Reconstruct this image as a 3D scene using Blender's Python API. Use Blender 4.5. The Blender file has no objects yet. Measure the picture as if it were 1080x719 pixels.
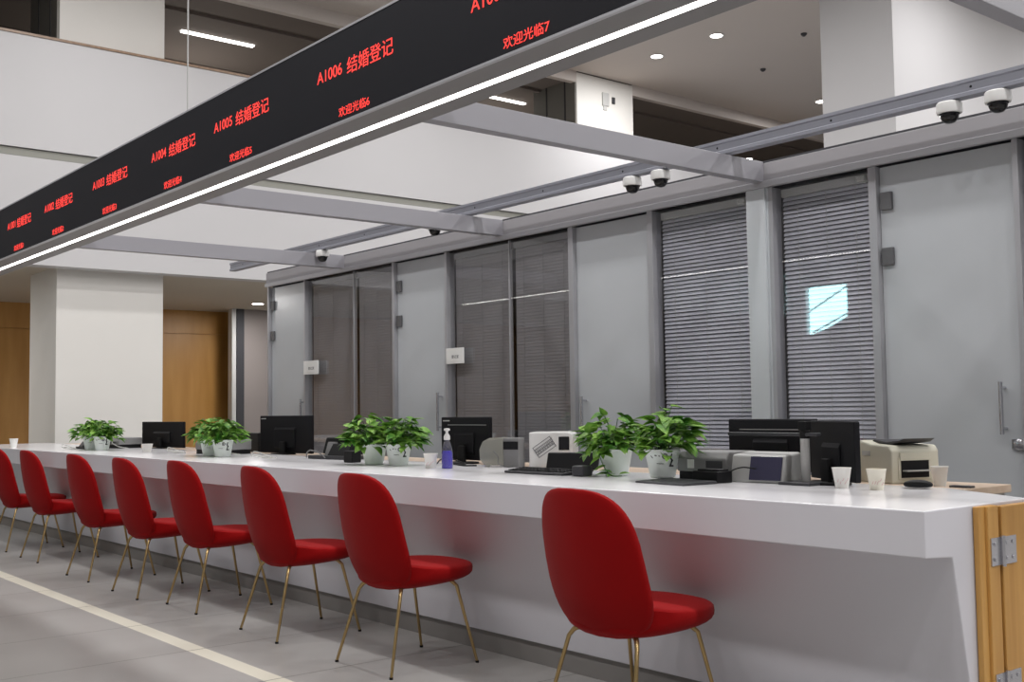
import bpy, bmesh, math, random
from mathutils import Vector, Matrix
PI = math.pi
C = bpy.context.scene.collection
sc = bpy.context.scene

# ------------------------------------------------------------------ camera
F_PX, YAW, PITCH, ROLL, CAM_H = 1169.236, .8839070, .0606167, -.01364453, 1.2
fw = Vector((-math.sin(YAW) * math.cos(PITCH), math.cos(YAW) * math.cos(PITCH), math.sin(PITCH)))
r0 = fw.cross(Vector((0, 0, 1))).normalized()
u0 = r0.cross(fw)
rr = math.cos(ROLL) * r0 + math.sin(ROLL) * u0
uu = -math.sin(ROLL) * r0 + math.cos(ROLL) * u0
cam_d = bpy.data.cameras.new('camera')
cam = bpy.data.objects.new('camera', cam_d)
C.objects.link(cam)
m = Matrix((rr, uu, -fw)).transposed().to_4x4()
m.translation = Vector((0, 0, CAM_H))
cam.matrix_world = m
cam_d.sensor_fit = 'HORIZONTAL'
cam_d.sensor_width = 36
cam_d.lens = 36 * F_PX / 1080
cam_d.clip_end = 200
sc.camera = cam

# ------------------------------------------------------------------ world, exposure
EXPOSURE = 0.0
WORLD = 0.17
DOWN_W = 39.0
LED_E = 6.0
w = bpy.data.worlds.new('world')
sc.world = w
w.use_nodes = True
w.node_tree.nodes['Background'].inputs[0].default_value = (.93, .96, 1, 1)
w.node_tree.nodes['Background'].inputs[1].default_value = WORLD
sc.view_settings.view_transform = 'Standard'
sc.view_settings.look = 'None'
sc.view_settings.gamma = 1
sc.view_settings.exposure = EXPOSURE
sc.view_settings.use_curve_mapping = False


# ------------------------------------------------------------------ materials
def srgb(c):
    return tuple((v / 255 / 12.92) if v / 255 <= .04045 else ((v / 255 + .055) / 1.055) ** 2.4 for v in c) + (1,)


def mat(name, col, rough=.5, metal=0, noise=0.0, nscale=8, coat=0, sheen=0, emit=0, bump=0, bscale=200, spec=.5, alpha=1):
    M = bpy.data.materials.new(name)
    M.use_nodes = True
    nt = M.node_tree
    b = nt.nodes['Principled BSDF']
    c = srgb(col)
    b.inputs['Base Color'].default_value = c
    b.inputs['Roughness'].default_value = rough
    b.inputs['Metallic'].default_value = metal
    b.inputs['Coat Weight'].default_value = coat
    b.inputs['Sheen Weight'].default_value = sheen
    b.inputs['Specular IOR Level'].default_value = spec
    b.inputs['Alpha'].default_value = alpha
    if emit:
        b.inputs['Emission Color'].default_value = c
        b.inputs['Emission Strength'].default_value = emit
    tc = nt.nodes.new('ShaderNodeTexCoord')
    if noise:
        n = nt.nodes.new('ShaderNodeTexNoise')
        n.inputs['Scale'].default_value = nscale
        n.inputs['Detail'].default_value = 5
        nt.links.new(tc.outputs['Object'], n.inputs['Vector'])
        mx = nt.nodes.new('ShaderNodeMix')
        mx.data_type = 'RGBA'
        mx.inputs['A'].default_value = tuple(max(0, v * (1 - noise)) for v in c[:3]) + (1,)
        mx.inputs['B'].default_value = tuple(min(1, v * (1 + noise)) for v in c[:3]) + (1,)
        nt.links.new(n.outputs['Fac'], mx.inputs['Factor'])
        nt.links.new(mx.outputs['Result'], b.inputs['Base Color'])
    if bump:
        n2 = nt.nodes.new('ShaderNodeTexNoise')
        n2.inputs['Scale'].default_value = bscale
        nt.links.new(tc.outputs['Object'], n2.inputs['Vector'])
        bp = nt.nodes.new('ShaderNodeBump')
        bp.inputs['Strength'].default_value = bump
        bp.inputs['Distance'].default_value = .002
        nt.links.new(n2.outputs['Fac'], bp.inputs['Height'])
        nt.links.new(bp.outputs['Normal'], b.inputs['Normal'])
    return M


def floor_mat():
    M = bpy.data.materials.new('floor_stone')
    M.use_nodes = True
    nt = M.node_tree
    N = nt.nodes.new
    L = nt.links.new
    b = nt.nodes['Principled BSDF']
    tc = N('ShaderNodeTexCoord')
    sep = N('ShaderNodeSeparateXYZ')
    L(tc.outputs['Object'], sep.inputs[0])

    def math_(op, a, v=None, v2=None):
        n = N('ShaderNodeMath')
        n.operation = op
        if isinstance(a, (int, float)):
            n.inputs[0].default_value = a
        else:
            L(a, n.inputs[0])
        if v is not None:
            if isinstance(v, (int, float)):
                n.inputs[1].default_value = v
            else:
                L(v, n.inputs[1])
        if v2 is not None:
            n.inputs[2].default_value = v2
        return n.outputs[0]

    def line(sock, off, pitch, half):
        a = math_('ADD', sock, off)
        a = math_('PINGPONG', a, pitch / 2)
        return math_('LESS_THAN', a, half)
    gx = line(sep.outputs[0], 5.445, .84, .0035)
    gy = line(sep.outputs[1], -1.3, 3.36, .0022)
    g = math_('MAXIMUM', gx, gy)
    band = math_('COMPARE', sep.outputs[1], 2.367, .047)
    n = N('ShaderNodeTexNoise')
    n.inputs['Scale'].default_value = 2.2
    n.inputs['Detail'].default_value = 8
    L(tc.outputs['Object'], n.inputs['Vector'])
    r = N('ShaderNodeValToRGB')
    r.color_ramp.elements[0].color = srgb((150, 148, 146))
    r.color_ramp.elements[1].color = srgb((163, 161, 158))
    L(n.outputs['Fac'], r.inputs[0])
    m1 = N('ShaderNodeMix')
    m1.data_type = 'RGBA'
    L(band, m1.inputs['Factor'])
    L(r.outputs[0], m1.inputs['A'])
    m1.inputs['B'].default_value = srgb((214, 210, 195))
    m2 = N('ShaderNodeMix')
    m2.data_type = 'RGBA'
    L(g, m2.inputs['Factor'])
    L(m1.outputs['Result'], m2.inputs['A'])
    m2.inputs['B'].default_value = srgb((92, 90, 86))
    L(m2.outputs['Result'], b.inputs['Base Color'])
    b.inputs['Roughness'].default_value = .32
    b.inputs['Specular IOR Level'].default_value = .4
    return M


def wood_mat(name, a, b_, scale=1.5, stretch=(14, 14, 1)):
    M = bpy.data.materials.new(name)
    M.use_nodes = True
    nt = M.node_tree
    b = nt.nodes['Principled BSDF']
    tc = nt.nodes.new('ShaderNodeTexCoord')
    mp = nt.nodes.new('ShaderNodeMapping')
    mp.inputs['Scale'].default_value = stretch
    n = nt.nodes.new('ShaderNodeTexNoise')
    n.inputs['Scale'].default_value = scale
    n.inputs['Detail'].default_value = 6
    r = nt.nodes.new('ShaderNodeValToRGB')
    r.color_ramp.elements[0].position = .3
    r.color_ramp.elements[1].position = .7
    r.color_ramp.elements[0].color = srgb(a)
    r.color_ramp.elements[1].color = srgb(b_)
    nt.links.new(tc.outputs['Object'], mp.inputs[0])
    nt.links.new(mp.outputs[0], n.inputs['Vector'])
    nt.links.new(n.outputs['Fac'], r.inputs[0])
    nt.links.new(r.outputs[0], b.inputs['Base Color'])
    b.inputs['Roughness'].default_value = .42
    return M


def glass_mat(name, tint, refl_rough=.02, ior=1.5, transp=1.0, haze=None, hazef=0):
    M = bpy.data.materials.new(name)
    M.use_nodes = True
    nt = M.node_tree
    nt.nodes.remove(nt.nodes['Principled BSDF'])
    out = nt.nodes['Material Output']
    t = nt.nodes.new('ShaderNodeBsdfTransparent')
    t.inputs[0].default_value = tuple(tint) + (1,)
    g = nt.nodes.new('ShaderNodeBsdfGlossy')
    g.inputs['Roughness'].default_value = refl_rough
    g.inputs['Color'].default_value = (1, 1, 1, 1)
    fr = nt.nodes.new('ShaderNodeFresnel')
    geo = nt.nodes.new('ShaderNodeNewGeometry')
    iv = nt.nodes.new('ShaderNodeMapRange')      # same reflectance on both faces of the pane
    iv.inputs['To Min'].default_value = ior
    iv.inputs['To Max'].default_value = 1 / ior
    nt.links.new(geo.outputs['Backfacing'], iv.inputs['Value'])
    nt.links.new(iv.outputs[0], fr.inputs['IOR'])
    mx = nt.nodes.new('ShaderNodeMixShader')
    nt.links.new(fr.outputs[0], mx.inputs[0])
    src = t.outputs[0]
    if hazef:
        d = nt.nodes.new('ShaderNodeBsdfDiffuse')
        d.inputs[0].default_value = srgb(haze)
        m0 = nt.nodes.new('ShaderNodeMixShader')
        m0.inputs[0].default_value = hazef
        nt.links.new(t.outputs[0], m0.inputs[1])
        nt.links.new(d.outputs[0], m0.inputs[2])
        src = m0.outputs[0]
    nt.links.new(src, mx.inputs[1])
    nt.links.new(g.outputs[0], mx.inputs[2])
    nt.links.new(mx.outputs[0], out.inputs[0])
    return M


def emis(name, col, s):
    M = bpy.data.materials.new(name)
    M.use_nodes = True
    nt = M.node_tree
    nt.nodes.remove(nt.nodes['Principled BSDF'])
    e = nt.nodes.new('ShaderNodeEmission')
    e.inputs[0].default_value = srgb(col)
    e.inputs[1].default_value = s
    nt.links.new(e.outputs[0], nt.nodes['Material Output'].inputs[0])
    return M


M_FLOOR = floor_mat()
M_WALL = mat('white_wall_paint', (198, 197, 198), .75, noise=.02, nscale=1.2)
M_COLUMN = mat('pale_stone_column', (222, 220, 215), .6, noise=.04, nscale=1.4)
M_COLUMNSHADE = mat('shaded_column_side', (122, 120, 114), .55, noise=.04, nscale=2)
M_BROWNGREY = mat('taupe_wall', (142, 134, 131), .6, noise=.03, nscale=2)
M_CEIL = mat('ceiling_paint', (204, 196, 190), .85, noise=.03, nscale=.6)
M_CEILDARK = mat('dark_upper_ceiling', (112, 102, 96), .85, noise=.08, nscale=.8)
M_SOFFIT = mat('soffit_paint', (190, 182, 168), .8, noise=.02, nscale=1)
M_UPWALL = mat('dark_brown_upper_wall', (74, 62, 52), .7, noise=.1, nscale=2)
M_TRIMOLIVE = mat('grey_green_recess_strip', (142, 142, 134), .6, noise=.03, nscale=3)
M_CAPWOOD = wood_mat('parapet_cap_wood', (128, 104, 84), (150, 124, 102))
M_WOODWALL = wood_mat('honey_wood_panelling', (172, 124, 62), (190, 142, 78), 1.0, (6, 6, .8))
M_WOODGATE = wood_mat('golden_wood_gate', (178, 128, 62), (206, 158, 88), 1.3, (14, 14, .9))
M_DESK = wood_mat('pale_desk_top', (205, 182, 160), (218, 198, 178), 2, (2, 12, 12))
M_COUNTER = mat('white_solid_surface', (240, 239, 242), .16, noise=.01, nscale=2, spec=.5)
M_COUNTERFACE = mat('shaded_satin_counter_front', (212, 211, 217), .55, noise=.01, nscale=2, spec=.2)  # same solid surface as the top, darkened for the shaded front
M_PLINTH = mat('grey_plinth', (128, 125, 122), .5, noise=.03, nscale=4)
M_BEAM = mat('grey_powder_coated_steel', (150, 149, 155), .45, noise=.03, nscale=3)
M_RAIL = mat('galvanised_rail', (152, 154, 164), .38, metal=.35, noise=.04, nscale=5)
M_HEADER = mat('header_grey', (154, 152, 155), .5, noise=.02, nscale=3)
M_ALU = mat('brushed_aluminium', (180, 180, 184), .35, metal=.45, noise=.03, nscale=10)
M_POST = mat('satin_silver_post', (206, 211, 215), .35, metal=.2, noise=.02, nscale=10)
M_FROST = mat('frosted_glass', (188, 192, 196), .2, noise=.015, nscale=1.5, spec=.6)
M_GLASS = glass_mat('clear_grey_glass', (.96, .965, .97), .015, 1.62)
M_BLINDLIGHT = mat('silver_blind_slat', (208, 208, 218), .45, noise=.02, nscale=3)
M_BLINDDARK = mat('grey_blind_slat', (148, 145, 147), .55, noise=.02, nscale=3)
M_DARKROOM = mat('unlit_room_dark', (66, 66, 72), .8, noise=.05, nscale=2)
M_SCREEN = mat('black_led_matrix', (34, 34, 39), .6, noise=.12, nscale=500, spec=.15)
M_SIGNFRAME = mat('sign_frame_grey', (128, 126, 126), .5, noise=.02, nscale=4)
M_SIGNEDGE = mat('sign_edge_silver', (190, 190, 195), .4, metal=.3, noise=.02)
M_LED = emis('led_strip_light', (255, 252, 246), LED_E)
M_LEDTEXT = emis('red_led_text', (255, 74, 68), 1.5)
M_LAMP = emis('downlight_glow', (255, 250, 240), 14)
M_TUBE = emis('linear_lamp_glow', (255, 250, 244), 5)
M_RED = mat('red_velvet', (138, 3, 5), .85, sheen=.05, spec=.12, noise=.10, nscale=6, bump=.25, bscale=350)
M_BRASS = mat('brushed_brass', (176, 150, 104), .32, metal=.85, noise=.05, nscale=20)
M_BLACK = mat('black_plastic', (22, 22, 24), .5, spec=.25, noise=.1, nscale=20)
M_BLACKGLOSS = mat('black_gloss', (16, 16, 22), .12, noise=.05)
M_DGREY = mat('dark_grey_plastic', (58, 58, 62), .45, noise=.06, nscale=15)
M_MGREY = mat('mid_grey_plastic', (134, 134, 134), .5, noise=.04, nscale=12)
M_LGREY = mat('light_grey_plastic', (186, 186, 184), .45, noise=.03, nscale=12)
M_WHITEPL = mat('white_plastic', (232, 232, 230), .35, noise=.02, nscale=9)
M_BEIGE = mat('beige_printer_plastic', (204, 202, 186), .5, noise=.02, nscale=8)
M_PAPER = mat('white_paper_cup', (240, 239, 234), .6, noise=.02, nscale=15)
M_CREAMCUP = mat('cream_paper_cup', (240, 236, 220), .6, noise=.02, nscale=15)
M_PINK = mat('pink_print', (214, 150, 158), .6, noise=.05)
M_INK = mat('black_ink', (34, 34, 40), .6, noise=.05)
M_GREYINK = mat('grey_ink', (105, 105, 110), .6, noise=.05)
M_POT = mat('white_glazed_pot', (240, 246, 244), .28, noise=.02, nscale=9)
M_SOIL = mat('dark_soil', (44, 34, 26), .95, noise=.3, nscale=60)
M_PURPLE = mat('purple_liquid', (52, 26, 190), .2, noise=.15, nscale=30)
M_CLEAR = glass_mat('clear_bottle_plastic', (.86, .87, .92), .05, 1.45, haze=(215, 215, 225), hazef=.10)
M_COVER = glass_mat('translucent_cover_plastic', (.82, .82, .78), .12, 1.45, haze=(176, 176, 166), hazef=.6)
M_PURPLEGREY = mat('smoked_purple_panel', (62, 60, 84), .2, noise=.05)
M_STEEL = mat('polished_steel', (200, 200, 205), .22, metal=.9, noise=.04)
M_DAY = emis('daylit_pane', (186, 240, 244), 12)
M_HINGE = mat('hinge_grey', (104, 104, 106), .4, metal=.4, noise=.05)
M_MONBLACK = mat('monitor_black', (24, 24, 28), .55, noise=.05, spec=.2)
M_DOME = mat('smoked_camera_dome', (14, 14, 16), .08, noise=.03)


def leaf_mat(name, a, b_):
    M = bpy.data.materials.new(name)
    M.use_nodes = True
    nt = M.node_tree
    b = nt.nodes['Principled BSDF']
    tc = nt.nodes.new('ShaderNodeTexCoord')
    n = nt.nodes.new('ShaderNodeTexNoise')
    n.inputs['Scale'].default_value = 16
    n.inputs['Detail'].default_value = 3
    r = nt.nodes.new('ShaderNodeValToRGB')
    r.color_ramp.elements[0].position = .36
    r.color_ramp.elements[1].position = .66
    r.color_ramp.elements[0].color = srgb(a)
    r.color_ramp.elements[1].color = srgb(b_)
    nt.links.new(tc.outputs['Object'], n.inputs['Vector'])
    nt.links.new(n.outputs['Fac'], r.inputs[0])
    nt.links.new(r.outputs[0], b.inputs['Base Color'])
    b.inputs['Roughness'].default_value = .5
    b.inputs['Specular IOR Level'].default_value = .3
    b.inputs['Subsurface Weight'].default_value = 0
    return M


M_LEAF = leaf_mat('pothos_leaf', (58, 118, 34), (156, 200, 92))
M_STEM = mat('green_stem', (74, 120, 52), .5, noise=.1)
M_CABLE = mat('grey_cable', (112, 112, 112), .5, noise=.05)
M_WHITECABLE = mat('white_cable', (205, 205, 200), .5, noise=.05)


# ------------------------------------------------------------------ mesh helpers
def B():
    return bmesh.new()


def obj(name, bm, material, parent=None, smooth=False, bevel=0, seg=2):
    me = bpy.data.meshes.new(name)
    bmesh.ops.recalc_face_normals(bm, faces=bm.faces)
    bm.to_mesh(me)
    bm.free()
    mats = material if isinstance(material, (list, tuple)) else [material]
    for x in mats:
        me.materials.append(x)
    if smooth:
        for p in me.polygons:
            p.use_smooth = True
        try:
            me.set_sharp_from_angle(angle=math.radians(38))
        except Exception:
            pass
    o = bpy.data.objects.new(name, me)
    C.objects.link(o)
    if parent:
        o.parent = parent
    if bevel:
        md = o.modifiers.new('bevel', 'BEVEL')
        md.width = bevel
        md.segments = seg
        md.limit_method = 'ANGLE'
    return o


def box(bm, x0, x1, y0, y1, z0, z1, mi=0):
    vs = [bm.verts.new((x, y, z)) for x in (x0, x1) for y in (y0, y1) for z in (z0, z1)]
    for q in ((0, 1, 3, 2), (4, 6, 7, 5), (0, 4, 5, 1), (2, 3, 7, 6), (0, 2, 6, 4), (1, 5, 7, 3)):
        f = bm.faces.new([vs[i] for i in q])
        f.material_index = mi
    return vs


def prism_x(bm, pts, x0, x1):
    a = [bm.verts.new((x0, y, z)) for y, z in pts]
    b = [bm.verts.new((x1, y, z)) for y, z in pts]
    n = len(pts)
    bm.faces.new(a)
    bm.faces.new(list(reversed(b)))
    for i in range(n):
        bm.faces.new((a[i], a[(i + 1) % n], b[(i + 1) % n], b[i]))


def prism_y(bm, pts, y0, y1):
    a = [bm.verts.new((x, y0, z)) for x, z in pts]
    b = [bm.verts.new((x, y1, z)) for x, z in pts]
    n = len(pts)
    bm.faces.new(a)
    bm.faces.new(list(reversed(b)))
    for i in range(n):
        bm.faces.new((a[i], a[(i + 1) % n], b[(i + 1) % n], b[i]))


def lathe(bm, prof, n=28, c=(0, 0), cap=True):
    rings = []
    for r, z in prof:
        rings.append([bm.verts.new((c[0] + r * math.cos(2 * PI * k / n), c[1] + r * math.sin(2 * PI * k / n), z)) for k in range(n)])
    for a, b in zip(rings, rings[1:]):
        for k in range(n):
            bm.faces.new((a[k], a[(k + 1) % n], b[(k + 1) % n], b[k]))
    if cap:
        bm.faces.new(list(reversed(rings[0])))
        bm.faces.new(rings[-1])


def tube(bm, pts, rad, n=10):
    pts = [Vector(p) for p in pts]
    rads = rad if isinstance(rad, (list, tuple)) else [rad] * len(pts)
    rings = []
    prev = None
    for i, p in enumerate(pts):
        d = (pts[min(i + 1, len(pts) - 1)] - pts[max(i - 1, 0)]).normalized()
        if prev is None:
            a = d.orthogonal().normalized()
        else:
            a = (prev - d * prev.dot(d)).normalized()
        prev = a
        b = d.cross(a)
        rings.append([bm.verts.new(p + rads[i] * (math.cos(2 * PI * k / n) * a + math.sin(2 * PI * k / n) * b)) for k in range(n)])
    for a, b in zip(rings, rings[1:]):
        for k in range(n):
            bm.faces.new((a[k], a[(k + 1) % n], b[(k + 1) % n], b[k]))
    bm.faces.new(list(reversed(rings[0])))
    bm.faces.new(rings[-1])


def bez(pts, n=10):
    """Catmull-Rom through points."""
    P = [Vector(p) for p in pts]
    P = [2 * P[0] - P[1]] + P + [2 * P[-1] - P[-2]]
    out = []
    for i in range(1, len(P) - 2):
        for k in range(n):
            t = k / n
            a, b, c, d = P[i - 1:i + 3]
            out.append(.5 * ((2 * b) + (c - a) * t + (2 * a - 5 * b + 4 * c - d) * t * t + (3 * b - a - 3 * c + d) * t ** 3))
    out.append(P[-2])
    return out


def tag(o, label=None, cat=None, group=None, kind=None):
    if label:
        o['label'] = label
    if cat:
        o['category'] = cat
    if group:
        o['group'] = group
    if kind:
        o['kind'] = kind
    return o


def thing(name, label, cat, loc=(0, 0, 0), rz=0, group=None):
    o = bpy.data.objects.new(name, None)
    C.objects.link(o)
    o.empty_display_size = .1
    o.location = loc
    o.rotation_euler = (0, 0, rz)
    return tag(o, label, cat, group)


def struct(name, bm, material, parent=None, label=None, cat=None, **k):
    o = obj(name, bm, material, parent, **k)
    if parent is None:
        o['kind'] = 'structure'
        if label:
            o['label'] = label
        if cat:
            o['category'] = cat
    return o


def dup(root, loc=None, rz=None, label=None):
    r = root.copy()
    C.objects.link(r)
    if loc is not None:
        r.location = loc
    if rz is not None:
        r.rotation_euler = (0, 0, rz)
    if label:
        r['label'] = label
    for ch in list(root.children):
        c = ch.copy()
        C.objects.link(c)
        c.parent = r
        for g in list(ch.children):
            d = g.copy()
            C.objects.link(d)
            d.parent = c
    return r


# ================================================================== SETTING
CZ = 7.2        # hall ceiling
bm = B(); box(bm, -24, 9, -10, 26, -.12, 0)
struct('floor', bm, M_FLOOR, label='pale grey stone tile floor with a cream inlaid stripe', cat='floor')

# main ceiling over the hall
bm = B(); box(bm, -14.3, 9, -10, 26, CZ, CZ + .2)
struct('ceiling', bm, M_CEIL, label='beige ceiling high over the hall', cat='ceiling')
# lower dark ceiling of the upper floor, with the bulkhead edge
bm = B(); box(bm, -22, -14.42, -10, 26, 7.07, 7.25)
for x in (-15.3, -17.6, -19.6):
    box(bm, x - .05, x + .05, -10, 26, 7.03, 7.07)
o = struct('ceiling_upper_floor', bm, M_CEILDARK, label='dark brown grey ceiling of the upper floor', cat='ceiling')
bm = B(); box(bm, -14.42, -14.3, -10, 4.36, 7.0, 7.2); box(bm, -14.42, -14.3, 5.73, 13.3, 7.0, 7.2); box(bm, -14.42, -14.3, 14.72, 26, 7.0, 7.2)
struct('trim_1', bm, M_CEIL, label='pale bulkhead edge along the hall ceiling', cat='trim')

# balcony parapet
bm = B()
box(bm, -14.25, -14.0, -10, 26, 3.02, 4.33)
box(bm, -14.25, -14.0, -10, 26, 4.44, 5.83)
box(bm, -14.25, -14.06, -10, 26, 4.33, 4.44)
struct('wall_balcony', bm, M_WALL, label='white balcony parapet wall above the counter hall', cat='wall')
bm = B(); box(bm, -14.06, -14.03, -10, 26, 4.34, 4.43)
struct('trim_2', bm, M_TRIMOLIVE, label='grey recessed strip along the white balcony wall', cat='trim')
bm = B(); box(bm, -14.27, -13.985, -10, 26, 5.83, 5.86)
struct('trim_3', bm, M_CAPWOOD, label='brown wooden cap on the balcony parapet', cat='trim')
# soffit below balcony, and upper floor slab
bm = B(); box(bm, -19.3, -14.25, -10, 26, 3.05, 3.25)
struct('ceiling_under_balcony', bm, M_SOFFIT, label='warm white soffit under the balcony', cat='ceiling')
# upper back wall
bm = B(); box(bm, -22.2, -22, -10, 26, 3.25, 7.1)
struct('wall_upper_back', bm, M_UPWALL, label='dark brown back wall of the upper floor', cat='wall')
# lower wood wall
bm = B()
for y0, y1 in ((-10, -1.2), (-1.19, 1.2), (1.21, 3.6), (3.61, 4.78), (4.79, 7.2), (7.21, 9.2), (9.21, 12)):
    box(bm, -19.3, -19.2, y0, y1, 0, 2.62)
    box(bm, -19.3, -19.2, y0, y1, 2.63, 3.05)
box(bm, -19.4, -19.22, -10, 26, 0, 3.05)
struct('wall_left', bm, M_WOODWALL, label='honey coloured wood panelled wall at the far end', cat='wall')
# taupe wall beside partition
bm = B(); box(bm, -18.6, -18.5, 8.78, 14, 0, 3.05)
struct('wall_corridor', bm, M_BROWNGREY, label='taupe grey wall between the wood wall and the glass partition', cat='wall')
bm = B(); box(bm, -18.62, -18.46, 8.67, 8.75, 0, 3.05)
struct('trim_4', bm, M_LGREY, label='narrow pale jamb at the end of the wood wall', cat='trim')
bm = B(); box(bm, -18.6, -18.45, 8.76, 8.9, 0, 3.05)
struct('trim_5', bm, M_DGREY, label='dark strip painted as a shadow gap beside the pale jamb', cat='trim')  # solid dark box painted in place of the gap's shade


def column(name, y0, y1, z0, z1, label, grooves=False):
    t = bpy.data.objects.new(name, None)
    C.objects.link(t)
    t.location = (-14.3, y0, z0)
    tag(t, label, 'column', kind='structure')
    bm = B(); box(bm, -1.1, 0, 0, y1 - y0, 0, z1 - z0)
    obj('shaft', bm, M_COLUMN, t)
    if grooves:
        bm = B(); box(bm, -1.15, -.012, -.03, 0, 0, z1 - z0 - .01)
        obj('side_shade_panel', bm, M_COLUMNSHADE, t)  # grey sheet paints the shade on the side turned from the light
        bm = B()
        for x in (-.30, -.8):
            box(bm, x, x + .035, -.035, -.03, 0, z1 - z0 - .05)
        obj('groove', bm, M_DGREY, t)
    return t


column('column', 4.36, 5.73, 0, 3.05, 'pale stone column on the ground floor before the wood wall')
column('column', 4.36, 5.73, 3.25, 7.18, 'white column rising above the balcony, top left', True)
c2 = column('column', 13.30, 14.72, 3.25, 7.18, 'white column on the upper floor with grooved side painted as shaded', True)
bm = B(); box(bm, -14.3, -14.27, 13.92, 14.08, 6.68, 6.92)
box(bm, -14.3, -14.28, 13.95, 14.03, 6.6, 6.68)
tag(obj('wall_speaker', bm, M_LGREY, bevel=.004), 'small pale grey box fixed on the upper white column', 'speaker')
bm = B(); box(bm, -14.3, -14.275, 14.17, 14.24, 6.75, 6.87)
tag(obj('wall_sensor', bm, M_DGREY, bevel=.004), 'small dark sensor beside the box on the upper column', 'sensor')
# white block at the right
bm = B(); box(bm, -9.13, -8.0, 13.225, 26, 0, CZ)
struct('wall_right', bm, M_WALL, label='tall white wall block beyond the partition at right', cat='wall')
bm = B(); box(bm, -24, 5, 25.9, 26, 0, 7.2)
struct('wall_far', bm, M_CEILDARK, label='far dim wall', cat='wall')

# wall behind the visitors with one daylit window that the glass reflects
bm = B()
wx0, wx1, wz0, wz1 = -13.66, -12.69, 2.62, 3.58
box(bm, -24, wx0, -8.2, -8, 0, CZ); box(bm, wx1, 9, -8.2, -8, 0, CZ)
box(bm, wx0, wx1, -8.2, -8, 0, wz0); box(bm, wx0, wx1, -8.2, -8, wz1, CZ)
struct('wall_front', bm, M_WALL, label='white wall behind the visitors side', cat='wall')
bm = B()
pts = [(wx0, wz1), (wx1, wz1), (wx1, 2.98), (wx0 + .42, 2.74), (wx0, wz0)]
vs = [bm.verts.new((x, -8.12, z)) for x, z in pts]
bm.faces.new(vs)
vs2 = [bm.verts.new((x, -8.14, z)) for x, z in pts]
bm.faces.new(list(reversed(vs2)))
wn = struct('window_1', bm, M_DAY, label='daylit window in the wall behind the visitors', cat='window')
bm = B()
for a, b_ in (((wx0, 3.08), (wx1, 3.56)), ((wx0 + .1, 2.66), (wx1, 3.02))):
    tube(bm, [(a[0], -8.08, a[1]), (b_[0], -8.08, b_[1])], .018, 6)
obj('window_bar', bm, M_DGREY, wn)

# ---------------------------------------------------------------- partition
PY = 5.5
ZT = 2.52       # top of glass
bm = B(); box(bm, -10.76, -1.2, PY - .06, PY + .10, ZT + .04, 2.672)
struct('trim_6', bm, M_HEADER, label='grey header beam over the glass partition', cat='trim', bevel=.004)
bm = B(); box(bm, -10.76, -1.2, PY - .075, PY - .04, ZT, ZT + .04)
struct('trim_7', bm, M_ALU, label='aluminium strip under the partition header', cat='trim', bevel=.003)
bm = B(); box(bm, -10.74, -1.2, PY - .055, PY - .035, 2.672, 2.685)
struct('trim_8', bm, M_DGREY, label='thin dark line along the top of the header', cat='trim')  # thin dark strip along the header top
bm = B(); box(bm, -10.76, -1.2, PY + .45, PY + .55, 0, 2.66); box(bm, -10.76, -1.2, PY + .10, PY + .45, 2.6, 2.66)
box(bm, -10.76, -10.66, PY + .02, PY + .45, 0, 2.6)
struct('room_dark_panel', bm, M_DARKROOM, label='dark panel painted as the unlit rooms behind the glass partition', cat='wall')  # dark sheet added close behind the blinds to paint the rooms' darkness
bm = B(); box(bm, -10.76, -1.2, PY - .02, PY + .03, 0, .08)
struct('baseboard_back', bm, M_ALU, label='aluminium bottom channel of the partition', cat='baseboard')

for i, (x, wd, M_, nm) in enumerate([(-10.745, .03, M_ALU, 'silver end frame of the glass partition'), (-9.957, .028, M_ALU, 'thin silver mullion right of the farthest frosted door'),
                                     (-8.33, .034, M_ALU, 'thin silver mullion left of the second frosted door'), (-7.526, .03, M_ALU, 'thin silver mullion left of the dark glass pair'),
                                     (-5.966, .05, M_ALU, 'silver mullion left of the third frosted door'), (-5.168, .05, M_ALU, 'silver mullion between frosted door and striped blind'),
                                     (-4.16, .03, M_ALU, 'slim silver frame right of the wide post'), (-3.462, .05, M_ALU, 'silver mullion beside the nearest frosted door'),
                                     (-2.65, .03, M_ALU, 'silver frame right of the nearest frosted door'),
                                     (-9.061, .012, M_ALU, 'hairline joint between the two far dark glass panels'),
                                     (-6.721, .014, M_ALU, 'hairline joint between the two nearer dark glass panels')]):
    dp = .045 if wd > .02 else .009
    bm = B(); box(bm, x - wd / 2, x + wd / 2, PY - dp, PY + dp, 0.08, ZT)
    struct('trim_%d' % (9 + i), bm, M_, label=nm, cat='mullion', bevel=.003 if wd > .02 else 0)
bm = B(); box(bm, -4.33, -4.19, PY - .06, PY + .04, 0, ZT)
box(bm, -4.345, -4.33, PY - .045, PY + .04, 0, ZT); box(bm, -4.19, -4.176, PY - .045, PY + .04, 0, ZT)
struct('trim_20', bm, M_POST, label='wide pale silver post between the two striped blinds', cat='post', bevel=.004)


def patch_hinge(parent, x, z):
    bm = B(); box(bm, x - .035, x + .035, PY - .03, PY - .008, z - .05, z + .05)
    o = obj('hinge', bm, M_HINGE, parent, bevel=.004)
    o['label'] = 'grey metal patch hinge'


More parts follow.
